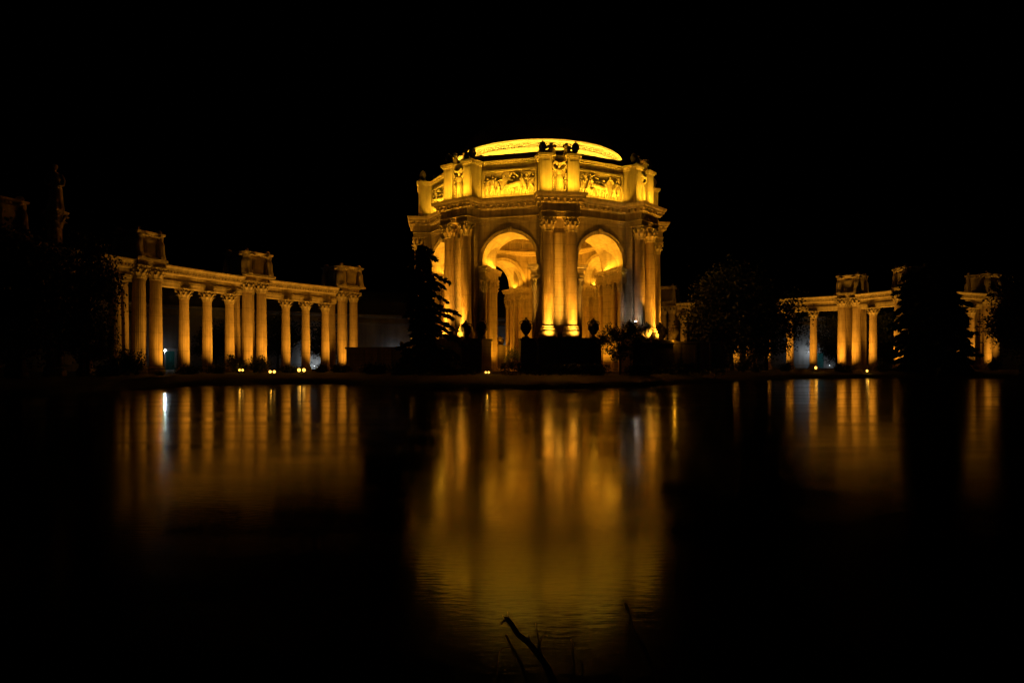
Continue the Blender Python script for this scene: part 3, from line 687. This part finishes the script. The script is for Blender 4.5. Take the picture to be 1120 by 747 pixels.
def shrub_meshes(seed, h, r):
    rnd = random.Random(seed); st = MB(); cr = MB()
    for k in range(14):
        a = rnd.uniform(0, 6.28); e = Vector((math.cos(a)*r*rnd.uniform(.3, .9), math.sin(a)*r*rnd.uniform(.3, .9), h*rnd.uniform(.5, .95)))
        st.tube([(0, 0, 0), e*.5 + Vector((0, 0, .15*h)), e], [.05, .035, .012], 5)
        for q in range(75):
            c = e*rnd.uniform(.35, 1.05) + Vector((rnd.gauss(0, .22), rnd.gauss(0, .22), rnd.gauss(0, .18)))*r
            if c.z < .02: c.z = .05
            leafq(cr, c, Vector((rnd.uniform(-1, 1), rnd.uniform(-1, 1), rnd.uniform(-.2, 1))), rnd.uniform(.16, .34), .12, rnd)
    return st.mesh('stems', BARK), cr.mesh('leaves', SHRUB, False, recalc=False)
SHR = [shrub_meshes(s, h, r) for s, h, r in ((1, 1.6, 1.6), (2, 2.3, 1.5), (3, 1.1, 1.9))]
def shrub(k, x, Y, s, lab):
    t = thing('shrub', (PX(x, Y), Y, GZ-.15), lab, 'shrub', 'shrubs along the far shore', x*.37); t.scale = (s, s, s)
    put('stems', SHR[k][0], t); put('leaves', SHR[k][1], t)
for k, x, Y, s, lab in (
    (1, 140, 96, 1.5, 'tallest shrub, catching amber light at the foot of the nearest lit pair of columns'),
    (2, 118, 92, 1.2, 'low shrub left of the amber catching shrub by the nearest pair of columns'),
    (0, 174, 96, .5, 'low shrub below the white lamp by the left colonnade'),
    (2, 205, 104, 1.1, 'low shrub at the foot of the first single column past the white lamp'),
    (0, 238, 108, 1.0, 'shrub before the single columns left of the second carved box'),
    (1, 262, 112, 1.25, 'bushy shrub at the foot of the columns under the second carved box'),
    (1, 284, 114, 1.2, 'shrub right beside the bushy one under the second carved box'),
    (2, 318, 116, 1.0, 'low shrub between the two middle shore floodlights'),
    (0, 352, 120, .95, 'shrub right of the shore floodlights by the left colonnade'),
    (2, 372, 121, 1.1, 'low shrub touching the left end of the left garden wall'),
    (2, 410, 106, 1.3, 'low dark shrub in front of the left garden wall'),
    (0, 440, 100, 1.1, 'dark shrub left of the foot of the open conifer'),
    (1, 488, 98, .9, 'dark shrub right of the foot of the open conifer'),
    (2, 700, 98, 1.2, 'low dark shrub just right of the small round tree'),
    (0, 655, 96, 1.1, 'low dark shrub just left of the small round tree'),
    (2, 745, 108, 1.4, 'low dark shrub below the right garden wall with the lit urn'),
    (1, 812, 128, 1.3, 'amber edged shrub right of the end of the right garden wall'),
    (0, 828, 132, 1.0, 'shrub beside the glowing patch under the dark leafy trees'),
    (0, 860, 138, 1.0, 'shrub at the first column of the right colonnade'),
    (1, 915, 138, .7, 'shrub right of the teal door of the hall'),
    (2, 925, 136, 1.0, 'low shrub at the foot of the columns under the right carved box'),
    (0, 965, 137, .9, 'low shrub at the left skirt of the broad conifer'),
    (0, 1052, 139, 1.0, 'shrub at the right skirt of the broad conifer'),
    (1, 1085, 141, 1.2, 'amber lit shrub at the far right columns'),
): shrub(k, x, Y, s, lab)
def hedge(x0, x1, Y, h, d, lab, seed):
    rnd = random.Random(seed); X0, X1 = PX(x0, Y), PX(x1, Y); t = thing('hedge', (X0, Y, .9), lab, 'hedge'); m = MB(); n = int((X1-X0)*d*90)
    for k in range(n):
        a = rnd.uniform(0, X1-X0); y = rnd.uniform(-d/2, d/2); hh = h*(1 + .12*pnoise(Vector((a*.8, y, seed))))
        z = hh*rnd.random()**.5
        leafq(m, Vector((a, y, z)), Vector((rnd.uniform(-1, 1), rnd.uniform(-1, 1), rnd.uniform(-.3, 1))), rnd.uniform(.15, .32), .13, rnd)
    put('leaves', m.mesh('leaves', SHRUB, False, recalc=False), t)
    m = MB()
    for k in range(int((X1-X0)/1.1)): a = .5+k*1.1; m.tube([(a, 0, -.3), (a+.1, .05, h*.5), (a-.1, 0, h*.85)], [.06, .04, .015], 5)
    put('stems', m.mesh('stems', BARK), t)
hedge(548, 648, 97, 1.9, 1.8, 'long clipped dark hedge below the middle pedestal', 3)
hedge(428, 520, 98, 1.2, 1.5, 'low dark hedge below the pedestal behind the open conifer', 4)
hedge(700, 792, 104, 1.1, 1.6, 'low dark hedge below the right garden wall', 6)

# ------------------------------------------------------------------ lit floodlights on the far shore
def floodlight(x, Y, z, lab, tgt, n=1, power=900, lens=LENS_O, s=.42):
    X = PX(x, Y); t = thing('floodlight', (X, Y, z), lab, 'floodlight', 'lit floodlights on the far shore')
    m = MB(); m.box(-.45*n, .45*n, -.15, .25, -.9, -.62); m.tube([(0, .05, -.62), (0, .05, -.2)], [.06, .06], 6)
    for i in range(n):
        c = (i-(n-1)/2)*1.25*s*2; m.loft([[(c-a, y, -a), (c+a, y, -a), (c+a, y, a), (c-a, y, a)] for a, y in ((s*.55, .35), (s, .1), (s, -.2))], True, True, False)
    put('housing', m.mesh('housing', METAL, False), t)
    for i in range(n):
        c = (i-(n-1)/2)*1.25*s*2; m = MB(); m.blob((c, -.12, 0), (s*.85, .12, s*.85), 12, 8); put('lens', m.mesh('lens', lens), t)
    lamp('POINT', (X, Y-.7, z+.2), None, 12, LAMPC, .05)
floodlight(264, 111, 1.75, 'single small lit floodlight on the shore under the second carved box', None, 2, s=.2)
floodlight(298, 113, 1.45, 'pair of lit floodlights on the shore right of the second carved box', None, 2, s=.27)
floodlight(330, 115, 1.7, 'brightest pair of lit floodlights before the middle single columns of the left colonnade', None, 2, s=.33)
floodlight(533, 101, 1.55, 'tiny pair of lit floodlights at the foot of the left arch', None, 2, s=.17)
floodlight(892, 135, 1.9, 'small lit floodlight left below the teal door', None, 1, s=.3)
floodlight(948, 134, 1.3, 'small whitish lit floodlight under the right carved box', None, 1, s=.26)

# ------------------------------------------------------------------ rotunda lamps (cornice troughs, ledges, pedestal tops, floor) and added floods
YEL, GOLD, ORA, WHT = (1.0, .5, .018), (1.0, .45, .02), (1.0, .39, .014), (1.0, .8, .6)
VIS = (-2, -1, 0, 1, 2)
lamp('SPOT', (-16, -3, 4), (CX, CY-18, 25), 24000, (1.0, .44, .05), .3, spot=17, blend=1)   # added unseen flood behind the camera, fills the dim rotunda walls
for k in VIS:
    th = TH0 + k*math.pi/4
    for t in (-1.95, 1.95):
        lamp('AREA', pol(th, 26.2, t*1.1, 6.75), pol(th, 23.3, t, 12.0), 330, (1.0, .47, .04), 1.3, .4, spread=75)
        lamp('SPOT', pol(th, 26.3, t*1.1, 6.75), pol(th, 23.2, t, 21.5), 10500, ORA, .1, spot=46, blend=1)
    lamp('SPOT', pol(th, 26.3, 0, 6.75), pol(th, 22.4, 0, 18), 3600, ORA, .1, spot=40, blend=1)
    lamp('AREA', pol(th, 25.25, 0, AZ+.2), pol(th, 23.2, 0, AZ+5.2), 720, YEL, 5.6, .25, spread=120)
for k in (-3, -2, -1, 0, 1, 2):
    tb = TH0 + (k+.5)*math.pi/4
    lamp('AREA', pol(tb, 21.8, 0, AZ+.2), pol(tb, 20.4, 0, AZ+4.6), 780, YEL, 9.4, .25, spread=120)
    lamp('SPOT', pol(tb, 37.5, 0, 1.7), pol(tb, 20.6, 0, 25.5), 3000, ORA, .3, spot=38, blend=1)  # added shore spots, tight beams lift the upper walls and miss the pedestals
for k in range(16):
    a = TH0 + k*math.pi/8
    if math.cos(a) > -.3: lamp('AREA', pol(a, 18.5, 0, 37.2), pol(a, 15.8, 0, 40.4), 1050, (1.0, .6, .05), 6.5, .4)
for k in range(8):
    tb = TH0 + (k+.5)*math.pi/4
    for s in (-1, 1):
        o = lamp('AREA', pol(tb, 17.6, s*3.85, 19.5), pol(tb, 17.6, s*2.2, 24.5), 620, GOLD, .35, 4.4)
        z = (Vector(pol(tb, 17.6, s*3.85, 19.5)) - Vector(pol(tb, 17.6, s*2.2, 24.5))).normalized(); y = Vector((math.sin(tb), -math.cos(tb), 0)); x = y.cross(z)
        o.rotation_euler = Matrix((x, y, z)).transposed().to_euler()
    lamp('SPOT', pol(tb, 18.5, 0, 1.75), pol(tb, 18.0, 0, 14), 3300, ORA, .08, spot=150, blend=.6)
    th = TH0 + k*math.pi/4
    lamp('SPOT', pol(th, 11.5, 0, 1.9), pol(th, 14.8, 0, 15), 3400, ORA, .1, spot=120, blend=.8)
    lamp('SPOT', pol(th, 14.3, 0, 19.6), pol(th, 9, 0, 32), 2600, ORA, .1, spot=140, blend=.8)
# narrow white uplights between the columns
for k, t, r, pw in ((-1, -.55, 22.75, 1500), (-1, 3.3, 22.6, 1500), (1, -3.3, 22.9, 500)):
    th = TH0 + k*math.pi/4; lamp('SPOT', pol(th, r+.5, t, 7.2 if k < 0 else 9.9), pol(th, r-.4, t, 18), pw, WHT, .06, spot=24, blend=.6)
p = pol(TH0+math.pi/4, 24.2, -5.0, 6.9)
t = thing('uplight', p, 'small white uplight at the foot of the right columns making a pale streak', 'lamp')
m = MB(); m.tube([(0, 0, 0), (0, 0, 2.75)], [.06, .06], 8); m.lathe([(.2, 0), (.2, .06)], 12); m.lathe([(.1, 2.6), (.22, 2.75), (.24, 3.0), (.22, 3.02)], 12, cap=False); put('post', m.mesh('post', METAL), t)
m = MB(); m.blob((0, 0, 3.0), (.13, .13, .12), 12, 8); put('lens', m.mesh('lens', LENS_U), t)
lamp('POINT', (PX(737, 122), 122-.6, 6.9), None, 45, ORA, .05)
lamp('SPOT', (PX(822, 141), 141, 3.6), (PX(822, 141)+.5, 139.5, 1.2), 260, LAMPC, .05, spot=110, blend=.9)

# ------------------------------------------------------------------ dead stalks on the near bank
def stalk(Y, pts, rads, lab, extra=()):
    P = [Vector((PX(x, Y), Y + dy, PZ(y, Y))) for x, y, dy in pts]; b = P[0].copy(); P = [p-b for p in P]
    m = MB(); sp = spline([tuple(p) for p in P], 5); n = len(sp)
    rr = [rads[0] + (rads[1]-rads[0])*i/(n-1) for i in range(n)]; rr = [r*(1+.25*pnoise(Vector((i*.7, Y, 0)))) for i, r in enumerate(rr)]
    m.tube(sp, rr, 8)
    o = put('dead_stalk', m.mesh('dead_stalk', REED), None, b); tag(o, lab, 'reed', 'dead stalks on the near bank')
    for pts2, rd in extra:
        q = [Vector((PX(x, Y), Y + dy, PZ(y, Y))) - b for x, y, dy in pts2]; m = MB(); sp = spline([tuple(v) for v in q], 4); n = len(sp)
        m.tube(sp, [rd*(1-.75*i/(n-1)) for i in range(n)], 6); put('shoot', m.mesh('shoot', REED), o)
stalk(4.1, [(622, 830, 0), (606, 750, 0), (592, 717, -.05), (577, 696, -.08), (566, 686, -.1), (558, 672, -.12), (552, 668, -.12)], (.022, .014), 'thick crooked dead stalk with a broken tip rising over the water',
      (([(592, 717, -.05), (589, 700, -.03), (586, 681, 0)], .009), ([(590, 712, -.05), (590, 696, -.1), (594, 687, -.1), (598, 688, -.1)], .007), ([(580, 698, -.07), (579, 694, -.07), (577, 688, -.07)], .008),
       ([(554, 670, -.12), (550, 670, -.14), (549, 673, -.15)], .007), ([(556, 670, -.12), (556, 666, -.1), (555, 662, -.1)], .005), ([(553, 669, -.12), (551, 666, -.12), (550, 664, -.12)], .006)))
stalk(4.3, [(740, 840, 0), (722, 760, 0), (710, 718, 0), (701, 700, 0), (694, 692, 0), (690, 676, 0), (687, 665, 0), (684, 659, 0)], (.009, .005), 'thin knotted dead stalk standing alone on the right', (([(690, 676, 0), (687, 682, 0)], .009), ([(687, 667, 0), (684, 663, 0), (683, 658, 0)], .012)))
stalk(4.2, [(590, 820, 0), (574, 740, 0), (565, 718, 0), (558, 704, 0), (553, 694, 0)], (.008, .008), 'short straight dead stalk left of the thick crooked one', (([(560, 708, 0), (548, 706, -.05), (545, 720, -.05), (544, 735, -.05)], .004),))
stalk(4.2, [(640, 830, 0), (630, 750, 0), (627, 712, 0), (626, 702, 0), (624, 699, 0)], (.006, .004), 'faint thin dead stalk between the crooked one and the lone right one', (([(632, 760, 0), (638, 735, 0), (636, 722, 0)], .005),))
